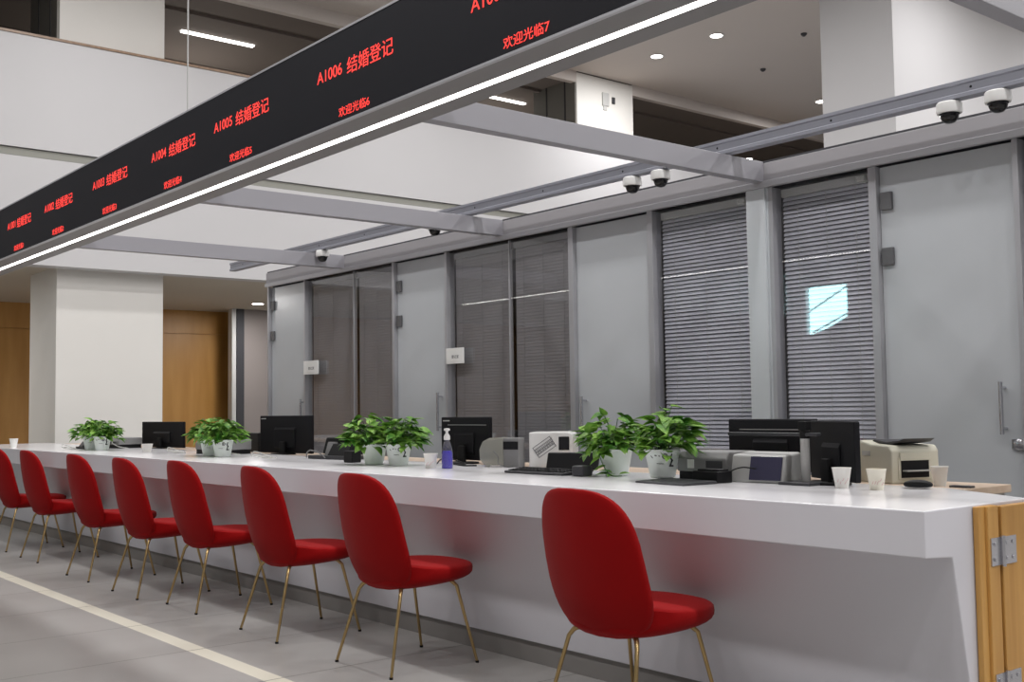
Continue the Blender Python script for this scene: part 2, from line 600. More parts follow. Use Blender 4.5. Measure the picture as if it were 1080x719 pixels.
def glass_door(n, x0, x1, label, hl, handle, lock=False):
    bm = B(); box(bm, x0, x1, PY - .006, PY + .006, .09, ZT - .006)
    d = struct('door_%d' % n, bm, M_FROST, label=label, cat='door')
    for z in hl:
        patch_hinge(d, x0 + .045, z)
    bm = B()
    hx, z0, z1 = handle
    tube(bm, [(hx, PY - .055, z0), (hx, PY - .055, z1)], .011, 10)
    for z in (z0 + .03, z1 - .03):
        tube(bm, [(hx, PY - .055, z), (hx, PY - .006, z)], .008, 8)
    h = obj('door_handle', bm, M_STEEL, d, smooth=True)
    h['label'] = 'tall steel bar handle'
    if lock:
        bm = B()
        lathe(bm, [(.02, 0), (.028, .004), (.028, .02), (.018, .026)], 16)
        bmesh.ops.rotate(bm, verts=bm.verts, cent=(0, 0, 0), matrix=Matrix.Rotation(PI / 2, 3, 'X'))
        bmesh.ops.translate(bm, verts=bm.verts, vec=(hx + .07, PY - .008, .985))
        box(bm, hx + .03, hx + .13, PY - .02, PY - .006, .96, 1.01)
        obj('door_lock', bm, M_STEEL, d, smooth=True)
    return d


glass_door(1, -10.725, -9.975, 'farthest frosted glass door at the left end of the partition', (2.32, 2.0), (-10.02, 1.02, 1.32))
glass_door(2, -8.31, -7.545, 'frosted glass door with two grey hinges beside the door plate', (2.30, 1.99), (-7.64, 1.02, 1.34))
glass_door(3, -5.94, -5.195, 'frosted glass door behind the nearest pair of plants', (), (-5.86, .98, 1.28))
glass_door(4, -3.435, -2.668, 'wide frosted glass door at the right with tall steel handle', (2.32, 2.01), (-2.765, 1.035, 1.30), True)


def glass_window(n, x0, x1, label):
    bm = B(); box(bm, x0, x1, PY - .005, PY + .005, .08, ZT)
    return struct('window_%d' % n, bm, M_GLASS, label=label, cat='glass panel')


def blind(x0, x1, light, label, pitch=.0265):
    t = thing('venetian_blind', label, 'blind', (x0, PY + .045, 0), 0, 'venetian blinds behind the glass partition')
    wd = x1 - x0
    bm = B(); box(bm, 0, wd, -.015, .02, ZT - .06, ZT - .012)
    h = obj('headrail', bm, M_LGREY if light else M_MGREY, t, bevel=.003)
    bm = B()
    z = ZT - .075
    ang = math.radians(58 if light else 80)
    rnd = random.Random(int(abs(x0) * 100))
    pitch = pitch if light else .0245
    while z > .14:
        a = ang + rnd.uniform(-.03, .03)
        hw = .0135
        dy, dz = math.cos(a) * hw, math.sin(a) * hw
        v = [bm.verts.new(p) for p in ((0.008, -dy, z - dz), (wd - .008, -dy, z - dz), (wd - .008, dy, z + dz), (.008, dy, z + dz))]
        mid = [bm.verts.new(p) for p in ((0.008, -.002, z + .002), (wd - .008, -.002, z + .002))]
        bm.faces.new((v[0], v[1], mid[1], mid[0]))
        bm.faces.new((mid[0], mid[1], v[2], v[3]))
        z -= pitch
    s = obj('slats', bm, M_BLINDLIGHT if light else M_BLINDDARK, t)
    md = s.modifiers.new('solid', 'SOLIDIFY')
    md.thickness = .0012
    bm = B()
    for x in (.12, wd / 2, wd - .12):
        tube(bm, [(x, -.016, ZT - .05), (x, -.016, .12)], .0012, 4)
    obj('cord', bm, M_LGREY if light else M_MGREY, t)
    bm = B(); box(bm, .005, wd - .005, -.012, .012, .1, .12)
    obj('bottom_rail', bm, M_LGREY if light else M_MGREY, t)
    if light:
        bm = B(); box(bm, wd - .10, wd - .045, -.04, -.02, ZT - .055, ZT - .025)
        obj('cord_winder', bm, M_WHITEPL, t, bevel=.003)
    return t


wins = [(-9.943, -9.064, False, 'dark glass panel right of the farthest frosted door'), (-9.058, -8.347, False, 'dark glass panel left of the second frosted door'),
        (-7.511, -6.724, False, 'dark glass panel carrying the nearer white door plate'), (-6.718, -5.991, False, 'dark glass panel left of the third frosted door'),
        (-5.143, -4.345, True, 'clear glass panel over a striped blind left of the wide post'), (-4.145, -3.487, True, 'clear glass panel over a striped blind reflecting a bright window'),
        (-2.635, -1.85, False, 'dark glass panel right of the nearest frosted door')]
for i, (a, b_, lt, lb) in enumerate(wins):
    glass_window(i + 2, a, b_, lb)
    blind(a + .01, b_ - .01, lt, lb.replace('clear glass panel over a striped blind', 'silver venetian blind behind glass').replace('dark glass panel', 'closed grey venetian blind behind the glass'))

# beams from the sign to the partition, and the rail across them
for k, x in enumerate((-1.86, -4.225, -6.76, -9.18)):
    bm = B(); box(bm, x - .035, x + .035, 2.84, PY - .06, 2.555, 2.68)
    lb = ['grey overhead beam at the top right corner', 'grey overhead beam meeting the wide silver post', 'grey overhead beam, second farthest over the counter',
          'grey overhead beam, farthest over the counter'][k]
    t = thing('overhead_beam', lb, 'beam', (x, 2.84, 2.555), 0, 'beams from the sign to the partition')
    bmesh.ops.translate(bm, verts=bm.verts, vec=(-x, -2.84, -2.555))
    obj('beam_bar', bm, M_BEAM, t, bevel=.003)
    bm = B(); box(bm, -.042, .042, -.008, .0, -.004, .124)
    obj('end_plate', bm, M_BEAM, t, bevel=.002)
RY = 5.17
t = thing('support_rail', 'long galvanised channel rail crossing over the beams and carrying cameras', 'rail', (-11, RY, 2.70))
bm = B()
prism_x(bm, [(-.035, 0), (.035, 0), (.035, .085), (-.035, .085), (-.035, .068), (-.027, .062), (-.027, .024), (-.035, .018)], 0, 10.6)
obj('channel', bm, M_RAIL, t)
for i in range(13):
    x = .3 + i * .8
    bm = B(); tube(bm, [(x, -.0275, .043), (x, -.0262, .043)], .007, 8)
    obj('bolt_hole', bm, M_BLACK, t)

# ---------------------------------------------------------------- hanging sign
SY = 2.55
sx0, sx1 = -11.1, .6
sign = thing('led_sign', 'long black hanging LED display sign with red Chinese window numbers', 'sign', (sx0, SY, 2.5))
SL = sx1 - sx0
bm = B(); box(bm, 0, SL, .012, .29, .012, .43)
obj('housing', bm, M_SIGNFRAME, sign)
bm = B(); box(bm, .01, SL - .01, 0, .012, .008, .422)
obj('display_panel', bm, M_SCREEN, sign)
bm = B(); box(bm, 0, SL, -.003, .013, .422, .432); box(bm, 0, SL, -.003, .013, -.002, .008)
obj('edge_trim', bm, M_SIGNEDGE, sign)
bm = B(); box(bm, 0, SL, .008, .14, 0, .012); box(bm, 0, SL, .182, .29, 0, .012)
obj('bottom_frame', bm, M_SIGNFRAME, sign)
bm = B(); box(bm, .03, SL - .03, .142, .18, -.001, .011)
o = obj('led_strip', bm, M_LED, sign)
o['label'] = 'glowing white LED light strip'
for x in (-6.37, -11.0):
    bm = B(); tube(bm, [(x - sx0, .15, .43), (x - sx0, .15, CZ - 2.5)], .005, 6)
    obj('hanging_wire', bm, M_LGREY, sign)


def text(s, x0, x1, z0, z1, parent, material, y, name='display_text', thick=.0008):
    cu = bpy.data.curves.new(name, 'FONT')
    cu.body = s
    cu.size = 1
    cu.fill_mode = 'FRONT'
    cu.offset = .003
    tmp = bpy.data.objects.new(name, cu)
    C.objects.link(tmp)
    bpy.context.view_layer.update()
    dg = bpy.context.evaluated_depsgraph_get()
    me = bpy.data.meshes.new_from_object(tmp.evaluated_get(dg))
    bpy.data.objects.remove(tmp)
    xs = [v.co.x for v in me.vertices]
    ys = [v.co.y for v in me.vertices]
    ax, bx_, ay, by_ = min(xs), max(xs), min(ys), max(ys)
    for v in me.vertices:
        v.co = Vector((x0 + (v.co.x - ax) / (bx_ - ax) * (x1 - x0), y, z0 + (v.co.y - ay) / (by_ - ay) * (z1 - z0)))
    me.materials.clear()
    me.materials.append(material)
    o = bpy.data.objects.new(name, me)
    C.objects.link(o)
    o.parent = parent
    md = o.modifiers.new('solid', 'SOLIDIFY')
    md.thickness = thick
    return o


for k in range(1, 9):
    X = (-9.69 + 1.0585 * (k - 1)) - sx0
    if k >= 6:
        X = (-4.52 + 1.19 * (k - 6)) - sx0
    if k == 1: X = -9.66 - sx0
    if k == 2: X = -8.67 - sx0
    if k == 3: X = -7.60 - sx0
    if k == 4: X = -6.55 - sx0
    if k == 5: X = -5.655 - sx0
    a = text('A100%d' % k, X, X + .224, .222, .277, sign, M_LEDTEXT, -.002)
    b_ = text('结婚登记', X + .268, X + .645, .207, .284, sign, M_LEDTEXT, -.002)
    c = text('欢迎光临%d' % k, X + .195, X + .455, .026, .072, sign, M_LEDTEXT, -.002)

# ---------------------------------------------------------------- counter
CX1 = -1.856
CT = .867
ct = thing('service_counter', 'long white solid surface reception counter with overhanging slab front', 'counter', (CX1, 3.15, 0))
bm = B()
rings = []
for x, yb in ((-11.8, .92), (-.45, .92), (0, .66)):
    rings.append([bm.verts.new((x, y, z)) for y, z in [(0, CT), (yb, CT), (yb, .77), (yb - .08, .70), (yb - .08, .10), (.272, .10), (.158, .711), (0.0, .722)]])
bm.faces.new(rings[0]); bm.faces.new(list(reversed(rings[-1])))
for a, b in zip(rings, rings[1:]):
    for i in range(8):
        bm.faces.new((a[i], a[(i + 1) % 8], b[(i + 1) % 8], b[i]))
bm.normal_update()
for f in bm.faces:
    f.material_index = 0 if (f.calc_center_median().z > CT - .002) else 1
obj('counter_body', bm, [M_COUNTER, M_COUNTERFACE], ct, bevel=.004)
bm = B(); box(bm, -11.75, -.03, .285, .55, 0, .10)
obj('plinth', bm, M_PLINTH, ct)

# staff desk behind
dk = thing('staff_desk', 'pale wood staff desk behind the white counter', 'desk', (-2.24, 4.09, 0))
bm = B(); box(bm, -11.0, 0, 0, .38, .83, .862)
obj('desk_top', bm, M_DESK, dk, bevel=.003)
for x in (-10.95, -8.6, -5.8, -3, -.06):
    bm = B(); box(bm, x, x + .04, .05, .36, 0, .83)
    obj('desk_leg', bm, M_LGREY, dk)
DZ = .862

# wooden gate at the counter end
g = thing('wooden_gate', 'golden wooden swing gate panels hinged at the counter end', 'gate', (CX1, 3.40, 0))
bm = B(); box(bm, .002, .022, .035, .075, 0, .862); box(bm, .002, .032, .075, .145, 0, .862)
obj('gate_post', bm, M_WOODGATE, g, bevel=.003)
bm = B(); box(bm, .004, .034, .16, .85, .03, .857)
obj('gate_leaf', bm, M_WOODGATE, g, bevel=.003)
for z in (.714, .28):
    bm = B()
    box(bm, .032, .036, .085, .150, z - .045, z + .045)
    box(bm, .034, .038, .155, .245, z - .045, z + .045)
    tube(bm, [(.041, .152, z - .05), (.041, .152, z + .05)], .008, 10)
    for yy in (.105, .18, .22):
        for zz in (z - .025, z + .025):
            tube(bm, [(.034, yy, zz), (.041, yy, zz)], .006, 8)
    h = obj('gate_hinge', bm, M_STEEL, g, smooth=True)
    h['label'] = 'shiny steel hinge'

# ================================================================== CHAIRS
def sgnpow(v, p):
    return math.copysign(abs(v) ** p, v)


def cushion(bm, fn, e_edge=.55, e_out=.78, nu=20, nv=40):
    """superquadric; a,b in plane, c thickness -> fn(a,b,c)"""
    rows = []
    for i in range(nu + 1):
        ph = -PI / 2 + PI * i / nu
        cr, sr = sgnpow(math.cos(ph), e_edge), sgnpow(math.sin(ph), e_edge)
        if i in (0, nu):
            rows.append([bm.verts.new(fn(0, 0, math.copysign(1, math.sin(ph))))])
            continue
        row = []
        for j in range(nv):
            th = 2 * PI * j / nv
            row.append(bm.verts.new(fn(cr * sgnpow(math.cos(th), e_out), cr * sgnpow(math.sin(th), e_out), sr)))
        rows.append(row)
    for a, b in zip(rows, rows[1:]):
        for j in range(nv):
            k = (j + 1) % nv
            if len(a) == 1:
                bm.faces.new((a[0], b[k], b[j]))
            elif len(b) == 1:
                bm.faces.new((a[j], a[k], b[0]))
            else:
                bm.faces.new((a[j], a[k], b[k], b[j]))


def back_fn(a, b, c):
    # a across, b height, c thickness (+ front)
    t = (b + 1) / 2
    hw = .272 - .034 * t
    x = a * hw
    z = .365 + .545 * t
    y = -.205 - .07 * t + .07 * (1 - t) ** 4
    th = .024
    y += c * th + .085 * abs(a) ** 1.8 * (1 - .3 * t) - .025
    return (x, y, z)


def seat_fn(a, b, c):
    # b: -1 rear .. 1 front
    t = (b + 1) / 2
    hw = .264 - .045 * max(0, t - .55) / .45
    x = a * hw
    y = -.20 + .518 * t
    z = .418 + .022 * t ** 1.5
    z += .06 * max(0, 1 - t * 1.7) ** 2 * (c > 0)
    z += .03 * abs(a) ** 3 * (1 - t)
    th = .044 if c > 0 else .046 + .016 * (1 - t)
    z += c * th * (1 - .25 * max(0, t - .75) * 4 * .5)
    return (x, y, z)


def make_chair(label):
    t = thing('dining_chair', label, 'chair', (0, 0, 0), 0, 'red velvet chairs along the counter')
    bm = B(); cushion(bm, back_fn, .5, .64)
    obj('backrest', bm, M_RED, t, smooth=True)
    bm = B(); cushion(bm, seat_fn, .6, .72)
    obj('seat', bm, M_RED, t, smooth=True)
    for sx in (-1, 1):
        bm = B()
        P = [(sx * .10, -.10, .378), (sx * .155, -.135, .374), (sx * .178, -.155, .345), (sx * .237, -.245, .006)]
        pts = bez(P[:3], 5) + [Vector(P[2]).lerp(Vector(P[3]), k / 5) for k in range(1, 6)]
        n = len(pts)
        tube(bm, pts, [.0115 - .005 * i / n for i in range(n)], 10)
        l = obj('leg', bm, M_BRASS, t, smooth=True)
        bm = B(); lathe(bm, [(.009, 0), (.009, .01)], 10, (sx * .237, -.245)); obj('leg_foot', bm, M_BLACK, l)
        bm = B()
        P = [(sx * .10, .10, .388), (sx * .155, .135, .392), (sx * .182, .162, .365), (sx * .232, .242, .006)]
        pts = bez(P[:3], 5) + [Vector(P[2]).lerp(Vector(P[3]), k / 5) for k in range(1, 6)]
        tube(bm, pts, [.0115 - .005 * i / n for i in range(n)], 10)
        l = obj('leg', bm, M_BRASS, t, smooth=True)
        bm = B(); lathe(bm, [(.009, 0), (.009, .01)], 10, (sx * .232, .242)); obj('leg_foot', bm, M_BLACK, l)
    return t


chairs = [(-2.975, 3.0, 0), (-4.478, 3.0, 0), (-5.517, 2.995, -.055), (-6.605, 3.02, -.03), (-7.37, 2.95, -.02), (-8.364, 2.965, 0), (-9.715, 3.01, 0), (-10.66, 3.02, 0)]
clab = ['red velvet chair with brass legs, nearest and largest, in front of the counter right part',
        'red velvet chair with brass legs, second nearest, left of the largest chair',
        'red velvet chair with brass legs, third nearest to the viewer',
        'red velvet chair, fourth from the right, in line with the second farthest plants',
        'red velvet chair with brass legs, fifth from the right along the counter',
        'red velvet chair with brass legs, third from the far left end',
        'red velvet chair with brass legs, second from the far left end',
        'red velvet chair at the far left end, cut by the photo edge']
ch0 = make_chair(clab[0])
for i, (x, y, a) in enumerate(chairs):
    if i == 0:
        ch0.location = (x, y, 0); ch0.rotation_euler = (0, 0, a)
    else:
        dup(ch0, (x, y, 0), a, clab[i])

# ================================================================== PLANTS
def leaf(bm, base, d, up, size, rnd):
    d = d.normalized()
    s = d.cross(up).normalized()
    n = s.cross(d).normalized()
    L, W = size, size * rnd.uniform(.62, .78)
    prof = [(0, .0), (-.06, .28), (.12, .5), (.4, .46), (.7, .26), (1.0, 0.0)]
    droop = rnd.uniform(.12, .35)

    def P(u, v):
        return base + d * (u * L) + s * (v * W) + n * (abs(v) * W * .28 - droop * u * u * L)
    mid = [bm.verts.new(P(max(u, 0), 0)) for u, v in prof[:-1]] + [bm.verts.new(P(1.0, 0))]
    for sg in (-1, 1):
        edge = [None] + [bm.verts.new(P(u, sg * v)) for u, v in prof[1:-1]] + [None]
        bm.faces.new((mid[0], edge[1], mid[1]) if sg > 0 else (mid[1], edge[1], mid[0])) if False else None
        prev_m, prev_e = mid[0], None
        for k in range(1, 5):
            if prev_e is None:
                bm.faces.new((mid[0], edge[k], mid[k]))
            else:
                bm.faces.new((mid[k - 1], prev_e, edge[k], mid[k]))
            prev_e = edge[k]
        bm.faces.new((mid[4], prev_e, mid[5]))


def plant(label, loc, rz, seed, rx, ry, h, nleaf, lsize, tilt=0, trail=False, pattern=True, lean=(0, 0)):
    rnd = random.Random(seed)
    t = thing('potted_pothos', label, 'potted plant', loc, rz, 'potted pothos plants on the counter')
    bm = B()
    lathe(bm, [(.052, 0), (.056, .003), (.078, .118), (.083, .122), (.083, .128), (.078, .128), (.074, .112), (.001, .11)], 32, cap=False)
    bm.faces.ensure_lookup_table()
    bmesh.ops.contextual_create(bm, geom=[e for e in bm.edges if e.is_boundary and abs(e.verts[0].co.z) < 1e-6])
    obj('pot', bm, M_POT, t, smooth=True)
    bm = B(); lathe(bm, [(.074, .104), (.074, .113), (.04, .118), (.002, .12)], 20); obj('soil', bm, M_SOIL, t)
    if pattern:
        # black figures printed on the pot side
        bm = B()

        def pp(a, z):   # a metres across, on the cone surface facing local -Y
            r = .0575 + (z - .003) * .1913 + .0008
            th = a / r
            return (r * math.sin(th), -r * math.cos(th), z)
        ring = [(.012 + .011 * math.cos(q * PI / 7), .098 + .011 * math.sin(q * PI / 7)) for q in range(15)]
        tube(bm, [pp(*q) for q in ring], .0022, 5)
        tube(bm, [pp(.009, .098), pp(.015, .098)], .005, 6)
        tube(bm, [pp(-.016, .102), pp(-.012, .097)], .0022, 5)
        tube(bm, [pp(-.034, .103), pp(-.026, .1)], .0025, 5)
        tube(bm, [pp(-.026, .066), pp(-.01, .0655), pp(.006, .065)], .0012, 5)
        tube(bm, [pp(*q) for q in ((.046, .11), (.038, .092), (.046, .08), (.040, .066), (.034, .055), (.052, .055))], [.002, .004, .005, .003, .005, .004], 6)
        tube(bm, [pp(-.055, .10), pp(-.045, .09)], .0016, 5)
        obj('printed_figure', bm, M_INK, t)
    bm = B()
    stems = B()
    for i in range(nleaf):
        th = rnd.uniform(0, 2 * PI)
        q = math.sqrt(rnd.random())
        el = rnd.random()
        cx, cy = rx * q * math.cos(th) + lean[0], ry * q * math.sin(th) + lean[1]
        top = h * (1 - .55 * q * q)
        z = .135 + max(-.01, el * top - .02 * q)
        if q > .86 and el < .14:
            z = .125 - rnd.uniform(0, .03)
        base = Vector((cx * .8, cy * .8, z))
        d = Vector((math.cos(th) + rnd.uniform(-.6, .6), math.sin(th) + rnd.uniform(-.6, .6), rnd.uniform(-.5, .55)))
        leaf(bm, base, d, Vector((rnd.uniform(-.4, .4), rnd.uniform(-.4, .4), 1)), lsize * rnd.uniform(.7, 1.25), rnd)
        if i % 3 == 0:
            a = Vector((rnd.uniform(-.03, .03), rnd.uniform(-.03, .03), .115))
            tube(stems, bez([a, a.lerp(base, .5) + Vector((0, 0, .02)), base], 3), .0018, 5)
    if trail:
        P = [(-.06, -.05, .125), (-.075, -.10, .10), (-.05, -.115, .04), (-.02, -.12, .006), (.03, -.12, .004)]
        tube(stems, bez(P, 5), .0022, 6)
        for b, d_, sz in (((-.075, -.105, .09), (-.9, -.4, -.3), .06), ((-.05, -.118, .05), (-1, -.2, -.2), .06), ((-.03, -.125, .012), (-.9, -.5, .15), .07),
                          ((-.02, -.125, .012), (-.2, -1, .2), .06), ((.02, -.125, .012), (1, -.3, .25), .055), ((-.02, -.13, .02), (-.6, -.2, .3), .06), ((-.06, -.10, .11), (.8, -.9, -.1), .075)):
            leaf(bm, Vector(b), Vector(d_), Vector((0, -.2, 1)), sz, rnd)
    f = obj('foliage', bm, M_LEAF, t)
    obj('stems', stems, M_STEM, t, smooth=True)
    return t


FACE = 0     # the printed side is turned towards the visitors pot by pot
plant('leafy green pothos in a white pot with a printed face, on the black pad', (-3.455, 3.70, CT + .013), .75, 3, .15, .15, .20, 150, .078, lean=(.03, 0))
plant('leafy green pothos with a trailing stem, left of the black pad', (-3.89, 3.84, CT), .75, 5, .17, .14, .20, 150, .078, trail=True, lean=(-.03, 0), pattern=False)
plant('leafy pothos in printed white pot, middle of the counter beside the paper cup', (-5.63, 3.72, CT), .95, 7, .16, .15, .18, 150, .075, lean=(.03, 0))
plant('leafy pothos in plain pot, middle of the counter, left one of its pair', (-5.84, 3.68, CT), .95, 9, .16, .15, .18, 150, .075, pattern=False, lean=(-.05, 0))
plant('bushy pothos in printed pot, right one of the second farthest pair', (-7.82, 3.60, CT), 1.05, 11, .18, .16, .16, 160, .07)
plant('bushy pothos, left one of the second farthest pair', (-8.08, 3.62, CT), 1.05, 13, .18, .16, .16, 160, .07)
plant('bushy pothos in white pot, right one of the farthest pair', (-10.27, 3.55, CT), 1.2, 15, .2, .16, .15, 160, .07)
plant('bushy pothos in white pot, left one of the farthest pair', (-10.62, 3.57, CT), 1.2, 17, .2, .16, .15, 160, .07)

# ================================================================== CUPS, BOTTLE
def cup(label, x, y, h=.078, r=.0375, M_=None, print_=True, z=CT, group='paper cups on the counter'):
    t = thing('paper_cup', label, 'cup', (x, y, z), .7, group)
    bm = B()
    lathe(bm, [(r * .68, 0), (r * .68, .002), (r, h - .002), (r * 1.05, h), (r * 1.02, h + .002), (r * .96, h - .003), (r * .66, .006), (.001, .006)], 28, cap=False)
    bmesh.ops.contextual_create(bm, geom=[e for e in bm.edges if e.is_boundary and abs(e.verts[0].co.z) < 1e-6])
    obj('cup_body', bm, M_ or M_PAPER, t, smooth=True)
    if print_:
        bm = B()
        rnd = random.Random(int(abs(x) * 50))
        for k in range(5):
            a = -.7 + k * .32
            zz = h * rnd.uniform(.18, .42)
            pts = []
            for q in range(5):
                r_ = r * (.68 + .32 * (zz + q * .003) / h) + .0006
                aa = a + q * .05 + rnd.uniform(-.03, .03)
                pts.append((r_ * math.sin(aa), -r_ * math.cos(aa), zz + q * .003 + rnd.uniform(-.002, .002)))
            tube(bm, pts, .0008, 4)
        obj('floral_print', bm, M_PINK, t)
    return t


cup('white paper cup with pink print, in front of the black monitors', -2.595, 3.81, .079, .037)
cup('cream paper cup in front of the beige printer', -2.44, 3.81, .079, .037, M_CREAMCUP)
cup('white paper cup beside the purple bottle', -5.18, 3.64, .082, .04)
cup('tiny white paper cup at the far left end of the counter', -12.1, 3.28, .09, .042, print_=False)
cup('white paper cup in front of the farthest monitor', -9.36, 3.62, .07, .045, print_=False)
cup('white cup with grey label right of the beige printer', -2.40, 4.20, .078, .034, print_=False, z=DZ)

t = thing('spray_bottle', 'clear plastic bottle with purple liquid and white cap', 'bottle', (-5.09, 3.69, CT))
bm = B(); lathe(bm, [(.026, 0), (.03, .004), (.031, .05), (.029, .085), (.024, .1), (.001, .1)], 24); obj('liquid', bm, M_PURPLE, t, smooth=True)
bm = B(); lathe(bm, [(.032, .0), (.033, .05), (.032, .09), (.028, .115), (.018, .145), (.013, .155), (.013, .165)], 24, cap=False); obj('bottle_wall', bm, M_CLEAR, t, smooth=True)
bm = B(); lathe(bm, [(.016, .16), (.018, .163), (.018, .18), (.012, .192), (.008, .196), (.008, .21), (.018, .214), (.016, .224), (.004, .226)], 20); obj('cap', bm, M_WHITEPL, t, smooth=True)

# ================================================================== MONITORS AND OFFICE GEAR
def monitor(label, loc, rz, w_=.50, z0=.07, z1=.36, logo=False, bar=False):
    """seen from behind: back faces local -Y"""
    t = thing('computer_monitor', label, 'monitor', (loc[0], loc[1], loc[2]), rz, 'computer monitors behind the counter')
    bm = B(); box(bm, -w_ / 2, w_ / 2, -.012, .014, z0, z1); obj('casing', bm, M_MONBLACK, t, bevel=.006)
    bm = B(); box(bm, -w_ / 2 + .015, w_ / 2 - .015, .013, .0155, z0 + .018, z1 - .015); obj('screen', bm, M_BLACKGLOSS, t)
    bm = B(); prism_x(bm, [(-.012, z1 - .09), (-.022, z1 - .11), (-.022, z0 + .05), (-.012, z0 + .03)], -w_ * .2, w_ * .2); obj('rear_bulge', bm, M_MONBLACK, t, bevel=.004)
    bm = B(); prism_y(bm, [(-.035, 0.008), (.035, 0.008), (.028, z0 + .09), (-.028, z0 + .09)], -.048, -.030); obj('stand_neck', bm, M_BLACK, t, bevel=.003)
    bm = B()
    vs = [(.12 * math.cos(2 * PI * k / 28), -.03 + .085 * math.sin(2 * PI * k / 28)) for k in range(28)]
    a = [bm.verts.new((x, y, 0)) for x, y in vs]; b = [bm.verts.new((x, y, .01)) for x, y in vs]
    bm.faces.new(list(reversed(a))); bm.faces.new(b)
    for k in range(28): bm.faces.new((a[k], a[(k + 1) % 28], b[(k + 1) % 28], b[k]))
    obj('stand_base', bm, M_BLACK, t)
    if logo:
        bm = B(); box(bm, -w_ / 2 + .02, -w_ / 2 + .085, -.0135, -.012, z1 - .027, z1 - .02); obj('badge', bm, M_LGREY, t)
    if bar:
        bm = B(); box(bm, -w_ / 2 + .07, w_ / 2 - .03, -.0155, -.012, z1 - .052, z1 - .047); obj('seam_line', bm, M_MGREY, t)
    return t


monitor('black monitor seen from behind, nearest wide one above the grey scanner', (-3.26, 4.24, DZ), 0,   .50, .03, .272, bar=True)
monitor('black monitor turned sideways behind the white paper cup', (-2.75, 3.99, CT), -.5, .40, .015, .262)
monitor('black monitor behind the purple bottle', (-5.56, 4.18, DZ), .05, .47, .02, .288, logo=True, bar=True)
monitor('black monitor with silver badge below the farthest frosted door', (-7.93, 4.185, DZ), .12, .70, .01, .305, logo=True)
monitor('farthest black monitor in front of the pale column edge', (-10.42, 4.185, DZ), .1, .82, .01, .255)

t = thing('document_camera', 'document camera on a silver pole with black arm before the monitors', 'document camera', (-2.83, 3.90, CT))
bm = B(); box(bm, -.07, .09, -.10, .03, 0, .012); obj('base', bm, M_DGREY, t, bevel=.004)
bm = B(); lathe(bm, [(.0195, .012), (.0195, .19)], 24); obj('pole', bm, M_LGREY, t, smooth=True)
bm = B(); lathe(bm, [(.021, .19), (.021, .222), (.016, .226), (.012, .25)], 24); box(bm, -.02, .02, -.02, .02, .225, .262); obj('head', bm, M_BLACK, t, bevel=.003)
bm = B(); box(bm, -.40, .07, -.016, .016, .20, .214); obj('arm', bm, M_DGREY, t, bevel=.003)


def dot_printer(label, loc, rz, w_=.36, h=.12, cable=True):
    t = thing('dot_matrix_printer', label, 'printer', loc, rz, 'grey desktop printers')
    bm = B(); prism_x(bm, [(-.12, .035), (-.12, h - .03), (-.09, h), (.12, h), (.12, .035)], -w_ / 2, w_ / 2); obj('body', bm, M_MGREY, t, bevel=.006)
    bm = B(); box(bm, -w_ / 2 + .01, w_ / 2 - .01, -.115, .115, 0, .035); obj('base', bm, M_BLACK, t)
    bm = B(); box(bm, -.02 - w_ * .2, .015 - w_ * .2, -.124, -.12, h - .075, h - .035); obj('label_plate', bm, M_WHITEPL, t)
    bm = B(); box(bm, w_ * .1, w_ * .42, -.123, -.12, .05, h - .04); obj('port_panel', bm, M_DGREY, t)
    if not cable:
        return t
    bm = B(); tube(bm, bez([(w_ * .3, -.125, .06), (w_ * .3 + .1, -.17, .05), (w_ * .3 + .22, -.16, .02), (w_ * .3 + .28, -.1, .006)], 6), .004, 6); obj('cable', bm, M_WHITECABLE, t, smooth=True)
    return t


dot_printer('grey printer right of the nearest plants', (-3.37, 3.97, CT), .1, .27, .125, cable=False)
dot_printer('grey printer left of the badged monitor', (-8.42, 3.88, CT), .1, .46, .115)
dot_printer('grey printer right of the farthest plants', (-10.95, 3.92, CT), .1, .62, .10)

# card scanner with tilted smoked panel
t = thing('card_scanner', 'grey card scanner with tilted smoked purple panel before the monitor', 'scanner', (-3.04, 3.93, CT), .05)
bm = B(); prism_x(bm, [(-.10, 0), (-.075, .118), (.05, .13), (.09, 0)], -.14, .13)
obj('body', bm, M_LGREY, t, bevel=.01, seg=3)
bm = B()
prism_x(bm, [(-.107, .012), (-.0855, .112), (-.0785, .112), (-.10, .012)], -.035, .125)
obj('smoked_panel', bm, M_PURPLEGREY, t, bevel=.003)
bm = B(); tube(bm, bez([(-.18, -.05, .01), (-.13, -.10, .045), (-.06, -.115, .065), (.0, -.10, .06)], 6), .003, 6); obj('cable', bm, M_BLACK, t, smooth=True)

# small black receipt printer & clutter in front of grey printer
bm = B(); box(bm, -.07, .07, -.05, .05, 0, .05); box(bm, -.06, .06, -.03, .04, .05, .058)
tag(obj('receipt_printer', bm, M_BLACK, bevel=.005), 'small black box device right of the nearest plants', 'receipt printer').location = (-3.20, 3.74, CT)
bm = B(); prism_x(bm, [(-.10, 0), (-.10, .008), (.09, .014), (.10, 0)], -.15, .16)
o = tag(obj('signature_pad', bm, M_DGREY, bevel=.004), 'flat dark grey pad under the nearest plant pot', 'signature pad')
o.location = (-3.29, 3.60, CT - .0) ; o.rotation_euler = (0, 0, -.1)

